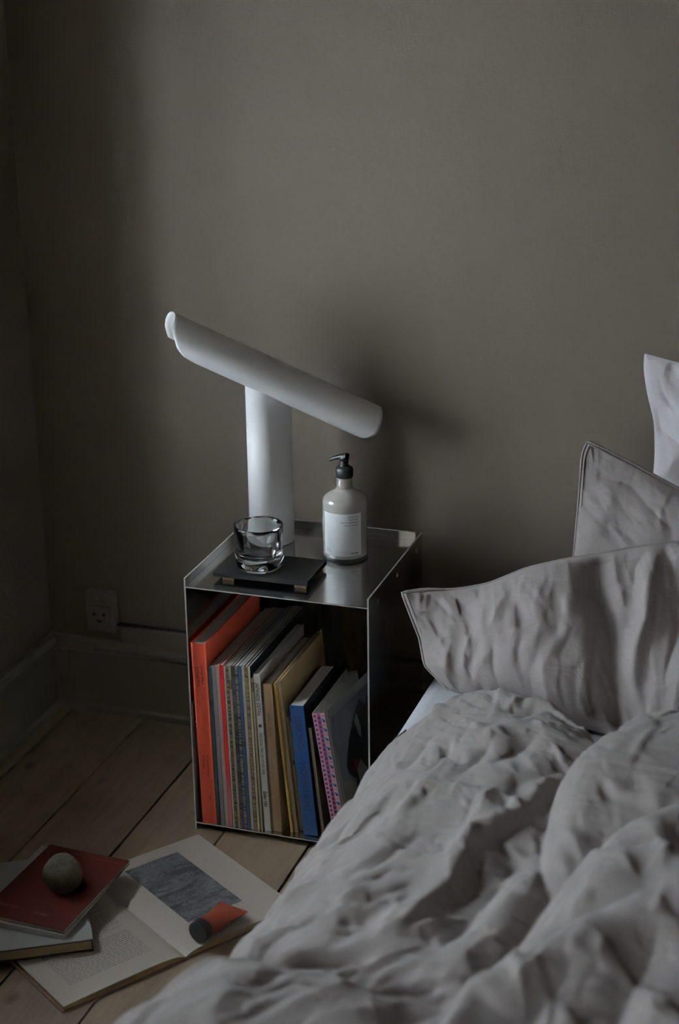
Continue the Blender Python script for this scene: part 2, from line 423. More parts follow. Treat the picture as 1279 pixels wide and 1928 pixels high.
# label
phi0, phi1 = R(-119.6), R(-14.6)
def lab(u, v):
    a = phi0+(phi1-phi0)*u; return Vector(((br+.0004)*math.cos(a), (br+.0004)*math.sin(a), .012+.080*v))
obj('paper_label', grid(B(), lab, 30, 4), M['label'], bt, True)
def text_mesh(s, size, align='LEFT', bold=0):
    cu = bpy.data.curves.new('t', 'FONT'); cu.body = s; cu.size = size; cu.align_x = align; cu.resolution_u = 2; cu.offset = bold
    to = bpy.data.objects.new('t', cu); COL.objects.link(to)
    dg = bpy.context.evaluated_depsgraph_get(); dg.update()
    me = bpy.data.meshes.new_from_object(to.evaluated_get(dg)); bpy.data.objects.remove(to); bpy.data.curves.remove(cu)
    return me
def label_text(lines, size, mat_, a_right, ztop, align):
    bm = B()
    for k, s in enumerate(lines):
        me = text_mesh(s, size, align, size*.012); bm1 = B(); bm1.from_mesh(me)
        for v in bm1.verts:
            a = a_right+v.co.x/br; z = ztop-k*size*1.25+v.co.y
            v.co = Vector(((br+.0007)*math.cos(a), (br+.0007)*math.sin(a), z))
        me.clear_geometry(); bm1.to_mesh(me); bm1.free(); bm.from_mesh(me); bpy.data.meshes.remove(me)
    me = bpy.data.meshes.new('lettering'); bm.to_mesh(me); bm.free()
    return obj('lettering', me, mat_, bt)
label_text(['apothecary', 'hand wash', 'natural ingredients', 'made in europe'], .0042, M['ink_grey'], phi1-R(9), .0855, 'RIGHT')
label_text(['375 ml', '12.7 fl oz', 'e'], .0036, M['ink_grey'], phi0+R(7), .0225, 'LEFT')
label_text(['FRAMA'], .0046, M['ink'], phi1-R(9), .0160, 'RIGHT')

# ------------------------------------------------------------------ books
def lettering(parent, s, size, mt, x, y, z, direction='down', bold=0, squash=1.0):
    """flat print on a spine that faces -y; text runs downwards"""
    me = text_mesh(s, size, 'LEFT', bold)
    for v in me.vertices:
        tx, ty = v.co.x*squash, v.co.y
        v.co = (x+ty, y-.00025, z-tx)
    return obj('lettering', me, mt, parent)
def stripes(name, cols, sc_=(2, 2, 60), rough=.45, hard=True):
    t = NT(name).set(Roughness=rough)
    f = t.noise(t.map(sc_), 1, 3, .7)
    n_ = len(cols); q = t.n('ShaderNodeValToRGB'); e = q.color_ramp.elements; q.color_ramp.interpolation = 'CONSTANT' if hard else 'LINEAR'
    while len(e) < n_: e.new(.5)
    for k, c in enumerate(cols): e[k].position = 0 if k == 0 else .30+.42*(k-1)/max(1, n_-1)+.06; e[k].color = col(c)
    t.l(f, q.inputs[0]); t.l(q.outputs[0], t.b.inputs['Base Color']); return t.m
def book(name, label, cat, xb, xt, t_, h, d, y0, spine, cover=None, leaf=None, hard=False, group=None, over=.003):
    spine_m = M[spine] if isinstance(spine, str) else spine
    cover_m = (M[cover] if isinstance(cover, str) else cover) or spine_m
    leaf_m = M[leaf] if leaf else M['leaf']
    r_ = empty(name, (xb, y0, ZB+.0002), (0, math.atan2(xt-xb, h), 0)); tag(r_, label, cat, group)
    th = .0026 if hard else max(.0005, min(.0011, t_*.14))
    ov = over if hard else .0008
    obj('cover_board', box(B(), 0, th, .0006, d, 0, h, .0003), cover_m, r_)
    obj('cover_board', box(B(), t_-th, t_, .0006, d, 0, h, .0003), cover_m, r_)
    bm = B()
    if hard:
        grid(bm, lambda u, v: Vector((t_*u, -.0012*math.sin(math.pi*u)+.001, h*v)), 10, 1)
        bmesh.ops.solidify(bm, geom=bm.faces[:], thickness=.0018)
    else: box(bm, 0, t_, 0, .0012, 0, h, .0002)
    obj('spine', bm, spine_m, r_)
    obj('page_block', box(B(), th, t_-th, .0012, d-ov, ov, h-ov), leaf_m, r_)
    return r_
M['c_orange'] = plain('orange_cloth', (.76, .12, .058), .75, var=.07, scale=200, bump=.3)
M['c_darkbrown'] = plain('dark_brown_cover', (.05, .032, .025), .5)
M['c_black'] = plain('black_cover', (.015, .015, .016), .5)
M['c_rust'] = plain('rusty_cover', (.14, .07, .05), .6)
M['c_teal'] = stripes('teal_spine', [(.018, .035, .045), (.03, .05, .055), (.012, .02, .025)], (2, 2, 14))
M['c_grey'] = plain('grey_spine', (.22, .20, .20), .5, scale=25)
M['c_beige'] = stripes('pinkish_spine', [(.34, .22, .19), (.42, .30, .26), (.36, .31, .27)], (2, 2, 10))
t = NT('red_to_pink_spine').set(Roughness=.4)
sx = t.n('ShaderNodeSeparateXYZ'); t.l(t.tc.outputs['Object'], sx.inputs[0])
t.l(t.ramp(sx.outputs[2], [(.05, (.46, .12, .13)), (.11, (.46, .018, .018)), (.3, (.52, .010, .014))]), t.b.inputs['Base Color']); M['c_red'] = t.m
M['c_white'] = plain('white_spine', (.50, .47, .42), .5)
M['c_blackyellow'] = stripes('black_yellow_spine', [(.02, .02, .018), (.03, .03, .025), (.22, .19, .10), (.025, .022, .02)], (5, 5, 150))
M['c_yellow'] = stripes('yellow_spine', [(.24, .20, .11), (.33, .28, .17), (.12, .10, .06)], (3, 3, 12))
M['c_purple'] = stripes('purple_spine', [(.045, .035, .07), (.07, .055, .11), (.02, .02, .02), (.09, .06, .09)], (3, 3, 22))
M['c_pattern'] = stripes('patterned_spine', [(.015, .015, .015), (.02, .02, .03), (.20, .18, .10), (.03, .03, .03), (.16, .13, .12)], (5, 5, 170))
M['c_blue'] = stripes('blue_spine', [(.02, .045, .12), (.03, .07, .17), (.02, .03, .07)], (3, 3, 20))
M['c_cream'] = plain('cream_spine', (.46, .38, .28), .5, scale=30)
M['c_brownink'] = stripes('brown_spine', [(.06, .035, .025), (.24, .19, .13), (.10, .06, .045), (.36, .30, .22)], (5, 5, 130))
M['c_straw'] = plain('straw_spine', (.50, .42, .24), .5, scale=30)
M['c_jap'] = plain('white_magazine_spine', (.62, .59, .53), .5, var=.03)
M['c_night'] = plain('midnight_cover', (.02, .035, .05), .35, var=.2, scale=5)
M['c_tan'] = plain('tan_cloth', (.52, .355, .20), .8, var=.06, scale=150, bump=.35)
M['c_tandark'] = plain('brown_paper_cover', (.30, .20, .115), .7, var=.1, scale=20)
M['c_gold'] = plain('golden_spine', (.52, .33, .08), .6)
M['c_kraft'] = plain('kraft_cover', (.42, .29, .15), .75, var=.08, scale=40)
M['c_buff'] = plain('buff_spine', (.58, .42, .27), .7)
M['c_olive'] = stripes('olive_spine', [(.20, .16, .11), (.28, .23, .17), (.12, .09, .06)], (3, 3, 25))
M['c_celadon'] = plain('celadon_spine', (.34, .33, .22), .6)
M['c_mount'] = plain('ultramarine_spine', (.018, .085, .25), .5, var=.06, scale=60)
M['c_mountcover'] = plain('black_blue_cover', (.012, .016, .022), .4)
M['c_ivory'] = plain('ivory_spine', (.60, .52, .44), .7)
M['c_brown'] = plain('brown_cover', (.055, .035, .022), .5)
M['c_pink'] = plain('pink_spine', (.62, .27, .38), .6, var=.04, bump=0)
M['c_greyboard'] = plain('grey_board', (.33, .32, .30), .6, var=.05)

GM = 'magazines standing in the bedside box'
book('slim_book', 'slim rust-brown book against the left wall of the metal box', 'book', .0030, .0029, .0030, .236, .22, .001, 'c_rust', 'c_darkbrown')
book('slim_book', 'slim black book squeezed beside the thick orange book, on its left', 'book', .0065, .0062, .0040, .20, .22, .001, 'c_black')
b = book('art_book', 'thick tall orange-red hardcover, the tallest book in the metal box', 'book', .0151, .0075, .0275, .357, .265, .0, 'c_orange', None, None, True)
lettering(b, 'Drawings, Objects', .0062, M['ink_maroon'], .0165, 0, .315, bold=.0001, squash=.78)
lettering(b, 'and Textile Works', .0062, M['ink_maroon'], .0085, 0, .312, bold=.0001, squash=.82)
lettering(b, 'The Collected Writings', .0056, M['ink_maroon'], .0165, 0, .142, squash=.85)
lettering(b, 'and Drawings', .0056, M['ink_maroon'], .0085, 0, .138, squash=.9)
lettering(b, 'Atlas', .0056, M['ink_maroon'], .0165, 0, .058, squash=.9)
mags = [
 ('teal and black magazine spine, first to the right of the orange book', .0432, .0385, .0060, .314, 'c_teal', .26),
 ('smooth grey magazine with a rounded spine, second right of the orange book', .0508, .0446, .0076, .317, 'c_grey', .27),
 ('pinkish-beige magazine with white lettering, left of the bright red one', .0590, .0522, .0070, .318, 'c_beige', .27),
 ('bright red magazine spine fading to pink at the foot', .0664, .0592, .0072, .320, 'c_red', .27),
 ('very thin white magazine just right of the red one', .0742, .0668, .0032, .319, 'c_white', .27),
 ('thin black and yellow speckled magazine', .0780, .0706, .0044, .3195, 'c_blackyellow', .27),
 ('thin mustard-yellow magazine left of the purple one', .0830, .0753, .0048, .320, 'c_yellow', .27),
 ('purple magazine with dark flecks', .0884, .0805, .0058, .321, 'c_purple', .27),
 ('black magazine with a dotted yellow pattern beside the blue one', .0947, .0866, .0060, .321, 'c_pattern', .28),
 ('deep blue thin magazine in the middle of the row', .1012, .0930, .0060, .322, 'c_blue', .28),
 ('cream magazine right of the blue one', .1077, .0994, .0056, .323, 'c_cream', .28),
 ('brown magazine with small dark lettering near the white volume', .1138, .1053, .0054, .322, 'c_brownink', .28),
 ('thin straw-coloured magazine with a midnight-blue cover', .1198, .1110, .0042, .322, 'c_straw', .28),
 ('thin yellow booklet tucked left of the white lettered volume', .1262, .1165, .0040, .300, 'c_yellow', .24),
]
for k, (lb, xb, xt, t_, h, mt, d) in enumerate(mags):
    cv = {'c_straw': 'c_night', 'c_teal': 'c_black', 'c_cream': 'c_white', 'c_pattern': 'c_blackyellow'}.get(mt, None)
    b = book('magazine', lb, 'magazine', xb, xt, t_, h, d, .0005+.0004*k, mt, cv, group=GM)
    if mt == 'c_beige':
        lettering(b, 'ROOMS  AND  GARDENS', .0052, M['white_ink'], .0012, 0, .300, squash=1.0)
        lettering(b, 'MAY', .0052, M['white_ink'], .0012, 0, .120, squash=1.0)
    if mt == 'c_brownink': lettering(b, 'COLLECTED ISSUES', .0042, M['white_ink'], .0012, 0, .30)
# thin coloured magazines' white volume
b = book('magazine', 'white magazine volume lettered JAPANESE DETAIL down its spine', 'magazine', .1330, .1203, .0122, .309, .228, .007, 'c_jap', 'c_white', None, False, GM)
lettering(b, 'JAPANESE DETAIL', .0098, M['ink'], .0028, 0, .292, bold=.00018, squash=.83)
obj('square_mark', box(B(), .0035, .0090, -.0003, 0, .2065, .212), M['ink'], b)
lettering(b, 'TRADITIONAL TABLE AND KITCHEN WARE', .0072, M['ink'], .0038, 0, .196, bold=.0001, squash=.585)
lettering(b, 'Sadao Hibi', .0100, M['ink'], .0028, 0, .080, bold=.0003, squash=.72)
b = book('cloth_book', 'tan cloth-bound book with a rounded spine right of the white lettered magazine', 'book', .1482, .1365, .0172, .292, .215, .009, 'c_tan', 'c_tandark', None, True)
lettering(b, 'EARLY  SILKS', .0075, M['ink_faint'], .0050, -.0005, .235, squash=1.05)
lettering(b, 'and their  story', .0068, M['ink_faint'], .0050, -.0005, .150, squash=1.05)
book('slim_book', 'thin golden-yellow book leaning on the big kraft-brown board book', 'book', .1800, .1547, .0042, .293, .25, .014, 'c_gold')
b = book('board_book', 'tall slim book with plain kraft-brown board cover leaning left', 'book', .1852, .1592, .0078, .297, .215, .017, 'c_buff', 'c_kraft', None, True, over=.002)
lettering(b, 'FORM', .0055, M['ink_faint'], .0022, 0, .180); lettering(b, 'hand', .0055, M['ink_faint'], .0022, 0, .06)
book('slim_book', 'low slim olive-grey booklet between the kraft book and the blue one', 'book', .1945, .1742, .0042, .226, .17, .025, 'c_olive')
book('slim_book', 'low slim celadon booklet touching the blue book lettered MOUNTAINS', 'book', .1992, .1797, .0030, .217, .17, .026, 'c_celadon')
b = book('mountain_book', 'thick ultramarine paperback lettered MOUNTAINS down the spine', 'book', .2062, .1838, .0262, .255, .172, .013, 'c_mount', 'c_mountcover', 'leaf', False)
lettering(b, 'SEEKING', .0170, M['ink_navy'], .0075, 0, .236, squash=.98)
b.children[-1].data.materials[0] = plain('tonal_blue_ink', (.014, .055, .165), .5, bump=0, var=0)
lettering(b, 'MOUNTAINS', .0180, M['ink_navy'], .0065, 0, .146, squash=.93)
lettering(b, ': 4', .0110, M['ink_navy'], .0080, 0, .022)
book('slim_book', 'slim ivory-spined book with a dark brown cover left of the pink chequered one', 'book', .2370, .2150, .0072, .214, .20, .018, 'c_ivory', 'c_brown', None, True)

# pink chequered book with flared pages and photographic cover
pb = empty('picture_book', (.2655, .008, ZB+.0002), (0, math.atan2(-.0385, .250), 0))
tag(pb, 'pink and blue chequered paperback with a grey photo cover, rightmost big book', 'book')
pt, ph, pd = .0235, .250, .192
obj('spine', box(B(), 0, pt, 0, .001, 0, ph), M['c_pink'], pb)
obj('cover_board', box(B(), 0, .001, .001, pd, 0, ph), M['c_white'], pb)
pr_ = [plain('print_dark', (.035, .02, .075), .6, var=0, bump=0), plain('print_magenta', (.40, .08, .20), .6, var=0, bump=0), plain('print_blue', (.03, .22, .40), .6, var=0, bump=0),
       plain('print_salmon', (.66, .26, .30), .6, var=0, bump=0), plain('print_white', (.55, .50, .52), .6, var=0, bump=0)]
bm = B()
def cell(x0, x1, z0, z1, mi):
    vs = [bm.verts.new(p) for p in ((x0, -.0002, z0), (x1, -.0002, z0), (x1, -.0002, z1), (x0, -.0002, z1))]; f = bm.faces.new(vs); f.material_index = mi
def cell2(x0, x1, z0, z1, mi):
    vs = [bm.verts.new(p) for p in ((x0, -.0004, z0), (x1, -.0004, z0), (x1, -.0004, z1), (x0, -.0004, z1))]; bm.faces.new(vs).material_index = mi
cell(.0088, .0148, 0, ph, 1); cell(.0162, .0228, 0, ph, 4)
for k in range(28):
    z = ph-.003-k*.0087
    cell2(.0022, .0062, z-.0044, z, 0); cell2(.0096, .0140, z-.0050-.003, z-.003, 0)
for k in range(14):
    z = ph-.001-k*.0178
    cell2(.0168, .0220, z-.0058, z-.0008, 3); cell2(.0160, .0205, z-.0125, z-.0090, 2); cell2(.0180, .0222, z-.0160, z-.0115, 0)
obj('spine_print', bm, pr_, pb)
# fanned leaves
for k in range(9):
    f0 = k/8; bx = .0012+f0*(pt-.0026); fan = (f0-.2)*.004
    def leaf(u, v, bx=bx, fan=fan, k=k):
        return Vector((bx+fan*u**1.5+.002*math.sin(u*3+k), .0012+u*(pd-.008), .0006+v*(ph-.0015)))
    bm = grid(B(), leaf, 12, 1); bmesh.ops.solidify(bm, geom=bm.faces[:], thickness=(pt-.003)/9*.93)
    obj('page_section', bm, M['leaf'], pb)
def cov(u, v, off=0): return Vector((pt-.0006+off+.026*u**1.15, .0+u*pd, v*ph))
bm = grid(B(), lambda u, v: cov(u, v), 14, 1); bmesh.ops.solidify(bm, geom=bm.faces[:], thickness=-.0016)
cb = obj('cover_board', bm, M['c_greyboard'], pb)
def cover_patch(poly, mt, off, name='cover_print'):
    """flat print that follows the bent cover; poly in (u,v)"""
    bm = B(); vs = [bm.verts.new((u, v, 0)) for u, v in poly]; bm.faces.new(vs)
    bmesh.ops.triangulate(bm, faces=bm.faces[:]); bmesh.ops.subdivide_edges(bm, edges=bm.edges[:], cuts=3, use_grid_fill=True)
    for v in bm.verts: v.co = cov(v.co.x, v.co.y, .0018+off)
    return obj(name, bm, mt, pb)
cover_patch([(.10, .03), (.97, .03), (.97, .93), (.10, .93)], plain('photo_grey', (.12, .125, .145), .4, var=.15, scale=12, bump=0), 0)
cover_patch([(.10, .03), (.97, .03), (.97, .22), (.60, .30), (.10, .42)], plain('photo_sand', (.20, .185, .145), .4, var=.1, scale=12, bump=0), .0002)
cover_patch([(.62, .05), (.97, .05), (.97, .70), (.80, .86), (.66, .70), (.60, .40)], plain('photo_umber', (.055, .03, .022), .4, var=.3, scale=20, bump=0), .0003)
cover_patch([(.22, .50), (.34, .66), (.50, .80), (.66, .88), (.74, .80), (.70, .60), (.66, .40), (.58, .33), (.52, .44), (.42, .30), (.34, .22), (.36, .36), (.24, .44)], plain('photo_black', (.010, .011, .012), .4, var=.2, bump=0), .0005)
cover_patch([(.50, .76), (.56, .80), (.60, .68), (.58, .60), (.53, .64)], plain('photo_white', (.26, .27, .26), .4, var=.2, bump=0), .0007)
cover_patch([(.40, .42), (.50, .46), (.60, .34), (.58, .20), (.48, .16), (.42, .26)], M['c_greyboard'], .0007)
cover_patch([(.36, .50), (.44, .49), (.42, .42), (.37, .40)], plain('photo_red', (.22, .02, .03), .4, var=.1, bump=0), .0009)
# pale book behind, leaning against the right wall
kb = empty('slim_book', (.3255, .12, ZB+.0002), (0, R(-.5), 0)); tag(kb, 'slim pale grey booklet standing by the right wall behind the chequered book', 'book')
obj('cover_board', box(B(), 0, .001, 0, .15, 0, .205), M['c_white'], kb); obj('cover_board', box(B(), .004, .005, 0, .15, 0, .205), M['c_white'], kb)
obj('page_block', box(B(), .001, .004, .001, .149, .001, .204), M['leaf'], kb)

# ------------------------------------------------------------------ things on the floor
# open book
G = Vector((-.105, -.215, 0)); wv = Vector((.56, .83, 0)).normalized(); lv = Vector((.83, -.56, 0)).normalized()
ob = empty('open_book', (G.x, G.y, .0003), (0, 0, math.atan2(wv.y, wv.x)))
tag(ob, 'large open picture book lying on the floorboards in front of the metal box', 'book')
# local x = across the page (right page +), local y = towards the head; book runs to -y
PW, PL = .222, .300
def page_z(s): # s distance from gutter
    return .0035+.0095*(1-math.exp(-s/.016))-.004*(s/PW)**2
M['print_page'] = plain('art_paper', (.40, .35, .30), .6, var=.03, scale=6, bump=.1)
for sg, nm in ((1, 'page_block'), (-1, 'page_block')):
    bm = B()
    grid(bm, lambda u, v: Vector((sg*PW*u, -PL*v, page_z(PW*u))), 24, 12)
    bmesh.ops.recalc_face_normals(bm, faces=bm.faces)
    if bm.faces[:][0].normal.z < 0: bmesh.ops.reverse_faces(bm, faces=bm.faces[:])
    top = bm.faces[:]
    r_ = bmesh.ops.extrude_face_region(bm, geom=top)
    for v in [g_ for g_ in r_['geom'] if isinstance(g_, bmesh.types.BMVert)]: v.co.z = .0022
    bmesh.ops.recalc_face_normals(bm, faces=bm.faces)
    o = obj(nm, bm, [M['print_page'], M['leaf_old']], ob)
    for p in o.data.polygons:
        if abs(p.normal.z) < .5: p.material_index = 1
    obj('cover_board', box(B(), min(.002*sg, sg*(PW+.004)), max(.002*sg, sg*(PW+.004)), -PL-.003, .003, 0, .0022), M['c_rust'], ob)
# engraving
t = NT('engraving').set(Roughness=.6)
f1 = t.noise(t.map((1, 1, 1)), 60, 8, .75, 2.5); f2 = t.noise(t.map((1, 3, 1), (0, 0, .6)), 14, 4, .6, 1.0)
mx = t.n('ShaderNodeMath', operation='ADD'); t.l(f1, mx.inputs[0]); t.l(f2, mx.inputs[1])
t.l(t.ramp(mx.outputs[0], [(.0, (.01, .01, .011)), (.45, (.014, .014, .015)), (.495, (.06, .064, .068)), (.55, (.115, .12, .125)), (.7, (.19, .195, .20))]), t.b.inputs['Base Color'])
mx2 = t.n('ShaderNodeMath', operation='MULTIPLY'); mx2.inputs[1].default_value = .5; t.l(mx.outputs[0], mx2.inputs[0])
t.l(mx2.outputs[0], t.t.nodes[-2].inputs[0]) if False else None
M['engraving'] = t.m
for nd in t.t.nodes:
    if nd.bl_idname == 'ShaderNodeValToRGB': t.l(mx2.outputs[0], nd.inputs[0])
bm = grid(B(), lambda u, v: Vector((.050+.108*u, -.030-.202*v, page_z(.050+.108*u)+.0003)), 14, 8)
for f in bm.faces:
    f.normal_update()
    if f.normal.z < 0: f.normal_flip()
obj('picture_print', bm, M['engraving'], ob)
# text block: words as flat print
bm = B(); rnd = random.Random(5)
yy = -.085
while yy > -.262:
    if not (-.182 < yy < -.175):
        xx = -.188
        end = -.038 - (rnd.random()*.06 if rnd.random() < .15 else 0)
        while xx < end:
            wl = rnd.uniform(.004, .012); x1 = min(xx+wl, end)
            z0, z1 = page_z(-xx)+.0003, page_z(-x1)+.0003
            bm.faces.new([bm.verts.new(p) for p in ((xx, yy-.0009, z0), (x1, yy-.0009, z1), (x1, yy+.0009, z1), (xx, yy+.0009, z0))])
            xx = x1+.0022
    yy -= .0056
obj('text_print', bm, M['ink_faint'], ob)

# hardback under the stack, white booklet, red paperback
def flat_book(name, label, cx, cy, ang, sx, sy, z0, z1, cover, leaf, th=.002, ov=.003, spine_side=-1, topm=None):
    r_ = empty(name, (cx, cy, z0), (0, 0, ang)); tag(r_, label, 'book')
    h = z1-z0
    obj('cover_board', box(B(), -sx/2, sx/2, -sy/2, sy/2, 0, th, .0003), cover, r_)
    obj('cover_board', box(B(), -sx/2, sx/2, -sy/2, sy/2, h-th, h, .0003), topm or cover, r_)
    obj('page_block', box(B(), -sx/2+.001, sx/2-ov, -sy/2+ov, sy/2-ov, th, h-th), leaf, r_)
    obj('spine', box(B(), -sx/2-.001, -sx/2+.001, -sy/2, sy/2, 0, h, .0003), cover, r_)
    return r_
M['c_jacket'] = plain('white_jacket', (.26, .26, .245), .6, var=.05, scale=15)
u_ = Vector((.864, .504)); v_ = Vector((-.504, .864)); fr_ = Vector((.002, -.424)); c_ = fr_-u_*.10+v_*.135
hb = flat_book('hardback', 'black-edged hardback with white jacket and yellowed pages at the bottom of the floor pile', c_.x, c_.y, math.atan2(.504, .864), .20, .27, .0140, .0350, M['c_black'], M['leaf_old'], .0022)
obj('jacket', box(B(), -.0995, .0995, -.1345, .1345, .0211, .0218), M['c_jacket'], hb)
flat_book('white_booklet', 'white-covered booklet directly under the dark red paperback', -.122, -.322, R(-1), .165, .236, .0362, .0455, M['c_jacket'], M['leaf_flat'], .0006, .0008)
M['c_crimson'] = plain('dark_red_cover', (.046, .008, .0055), .75, var=.08, scale=20, spec=.08)
rb = flat_book('red_paperback', 'dark red paperback on top of the floor pile with a stone on it', -.113, -.322, R(-3), .155, .226, .0458, .0520, M['c_crimson'], M['leaf_flat'], .0006, .0008)
obj('cover_rule', box(B(), -.025, .072, .098, .0986, .0062, .0064), M['ink_maroon'], rb)
me = text_mesh('POEMS', .0085, 'LEFT', .0002)
for v in me.vertices: v.co = (v.co.x+.005, v.co.y-.086, .0064)
obj('lettering', me, M['ink_maroon'], rb)
me = text_mesh('SELECTED', .0085, 'LEFT', .0002)
for v in me.vertices: v.co = (v.co.x-.066, v.co.y-.082, .0064)
obj('lettering', me, M['ink_maroon'], rb)
# stone
bm = B(); bmesh.ops.create_icosphere(bm, subdivisions=4, radius=1)
from mathutils import noise as mnoise
for v in bm.verts:
    n0 = v.co.copy(); k = 1+.09*mnoise.noise(n0*1.3+Vector((3, 1, 2)))+.02*mnoise.noise(n0*5)
    v.co = Vector((n0.x*.0310, n0.y*.0365, n0.z*.0330))*k
    if v.co.z < -.0290: v.co.z = -.0290
    v.co.x *= 1-.25*n0.y*.5
t = NT('stone').set(Roughness=.85)
f = t.noise(t.map(), 260, 4, .7); f2 = t.noise(t.map(), 25, 3)
mx = t.n('ShaderNodeMath', operation='MULTIPLY'); t.l(f, mx.inputs[0]); t.l(f2, mx.inputs[1])
t.l(t.ramp(mx.outputs[0], [(.12, (.028, .024, .014)), (.25, (.07, .060, .038)), (.42, (.135, .115, .078))]), t.b.inputs['Base Color']); t.bump(f, .4, .001)
s_ = obj('stone', bm, t.m, None, True); s_.location = (-.098, -.325, .0520+.0291); s_.rotation_euler = (0, 0, R(20))
tag(s_, 'rounded grey-brown pebble resting on the dark red paperback', 'stone')
# cream tube
ct = empty('cream_tube', (.155, -.345, .0135), (0, 0, math.atan2(-.262+.345, .1755-.155)))
tag(ct, 'orange-red metal cream tube with a round black cap lying on the open book', 'tube')
rc = .0185
M['tube'] = plain('orange_tube', (.15, .022, .008), .45, var=.08, scale=30, bump=.3)
def tb_(u, v):
    a = 2*math.pi*v; k = u**1.2; wy = rc*.96*(1-k)+.029*k; wz = rc*.96*(1-k)+.0012*k
    zc = rc*(1-k)+.006*k+.006*k*k
    return Vector((.006+.083*u, wy*math.cos(a), zc+wz*math.sin(a)+.0006*math.sin(u*22+a*3)))
bm = grid(B(), tb_, 20, 40); bmesh.ops.remove_doubles(bm, verts=bm.verts[:], dist=1e-5)
obj('tube_body', bm, M['tube'], ct, True)
bm = B(); lathe(bm, [(0, -.008), (rc-.001, -.008), (rc, -.007), (rc, .008), (rc-.002, .0095), (0, .0095)], 40)
bmesh.ops.transform(bm, matrix=Matrix.Translation((0, 0, rc)) @ Matrix.Rotation(R(90), 4, 'Y'), verts=bm.verts)
obj('cap', bm, M['black_plastic'], ct)
for p in ct.children[-1].data.polygons: p.use_smooth = abs(p.normal.x) < .5
obj('crimp', box(B(), .087, .0915, -.029, .029, .0108, .0135, .0004), M['tube'], ct)

# ------------------------------------------------------------------ cloth helpers (numpy)
def hashg(ix, iy, seed):
    n = (ix*374761393+iy*668265263+seed*974634777) & 0x7fffffff
    n = (n ^ (n >> 13))*1274126177 & 0x7fffffff
    return ((n ^ (n >> 16)) & 0xffff)/65535.*2*np.pi
def pnoise(x, y, seed=0):
    ix = np.floor(x).astype(np.int64); iy = np.floor(y).astype(np.int64); fx = x-ix; fy = y-iy
    def g(dx, dy):
        a = hashg(ix+dx, iy+dy, seed); return np.cos(a)*(fx-dx)+np.sin(a)*(fy-dy)
    ux = fx*fx*fx*(fx*(fx*6-15)+10); uy = fy*fy*fy*(fy*(fy*6-15)+10)
    return (g(0, 0)*(1-ux)+g(1, 0)*ux)*(1-uy)+(g(0, 1)*(1-ux)+g(1, 1)*ux)*uy
def ridged(x, y, seed): return 1-2.2*np.abs(pnoise(x, y, seed))
def sdist(X, Y, pts):
    """signed distance to a polyline (left of travel positive) and arc fraction"""
    best = np.full(X.shape, 1e9); sg = np.zeros(X.shape); fr = np.zeros(X.shape)
    pts = np.array(pts, float); seg = np.linalg.norm(np.diff(pts, axis=0), axis=1); tot = seg.sum(); acc = 0
    for (a, b, s_) in zip(pts[:-1], pts[1:], seg):
        d = (b-a)/s_; px, py = X-a[0], Y-a[1]
        t = np.clip(px*d[0]+py*d[1], 0, s_); qx, qy = px-t*d[0], py-t*d[1]
        dist = np.hypot(qx, qy); cr = d[0]*py-d[1]*px
        mk = dist < best; best = np.where(mk, dist, best); sg = np.where(mk, np.sign(cr), sg); fr = np.where(mk, (acc+t)/tot, fr)
        acc += s_
    return best*sg, best, fr
def fold(X, Y, pts, kind, amp, w1, w2=None):
    s_, d, f = sdist(X, Y, pts); w2 = w2 or w1
    fade = np.clip(np.sin(np.pi*np.clip(f, 0, 1)), 0, 1)**.55
    if kind == 'ridge': h = np.exp(-(d/np.where(s_ > 0, w1, w2))**2)
    elif kind == 'valley': h = -np.exp(-(d/np.where(s_ > 0, w1, w2)))
    elif kind == 'step':   # left side stands up with a rounded shoulder, the right side dips under it
        up_ = (1-np.exp(-np.maximum(s_, 0)/.030))*np.exp(-np.maximum(s_, 0)/w1)
        dn = -np.exp(-np.maximum(-s_, 0)/w2)*.6
        h = np.where(s_ > 0, up_*1.15-.6*np.exp(-np.maximum(s_, 0)/.018), dn)
    return amp*h*fade
def strokes(H, X, Y, n, rng, length, width, amp, ang0, spread, box_, neg=.5):
    """many short tapered creases laid along the drift of the cloth (X varies down the rows, Y along them)"""
    xs = X[:, X.shape[1]//2]
    for _ in range(n):
        cx = rng.uniform(box_[0], box_[1]); cy = rng.uniform(box_[2], box_[3])
        L = rng.uniform(*length); w_ = rng.uniform(*width); a_ = rng.uniform(*amp)*(-1 if rng.random() < neg else 1)
        th = ang0(cx, cy)+rng.gauss(0, spread); k = rng.uniform(-1, 1)*1.6/L*.12
        i0, i1 = np.searchsorted(xs, [cx-L*.55-w_*3, cx+L*.55+w_*3])
        if i1-i0 < 2: continue
        yc = Y[(i0+i1)//2 if (i0+i1)//2 < len(xs) else -1]; rev = yc[0] > yc[-1]
        ya = -yc if rev else yc; lo_, hi_ = (-cy if rev else cy)-L*.55-w_*3-.04, (-cy if rev else cy)+L*.55+w_*3+.04
        j0, j1 = np.searchsorted(ya, [lo_, hi_])
        if j1-j0 < 2: continue
        dx, dy = X[i0:i1, j0:j1]-cx, Y[i0:i1, j0:j1]-cy
        s_ = dx*math.cos(th)+dy*math.sin(th); d_ = -dx*math.sin(th)+dy*math.cos(th)-k*s_*s_
        t_ = np.clip(np.abs(s_)/(L/2), 0, 1); ww = w_*(1-.55*t_)
        H[i0:i1, j0:j1] += a_*np.cos(t_*np.pi/2)**1.5*np.where(d_ > 0, np.exp(-(d_/ww)**2), np.exp(-(d_/(ww*1.9))**2))
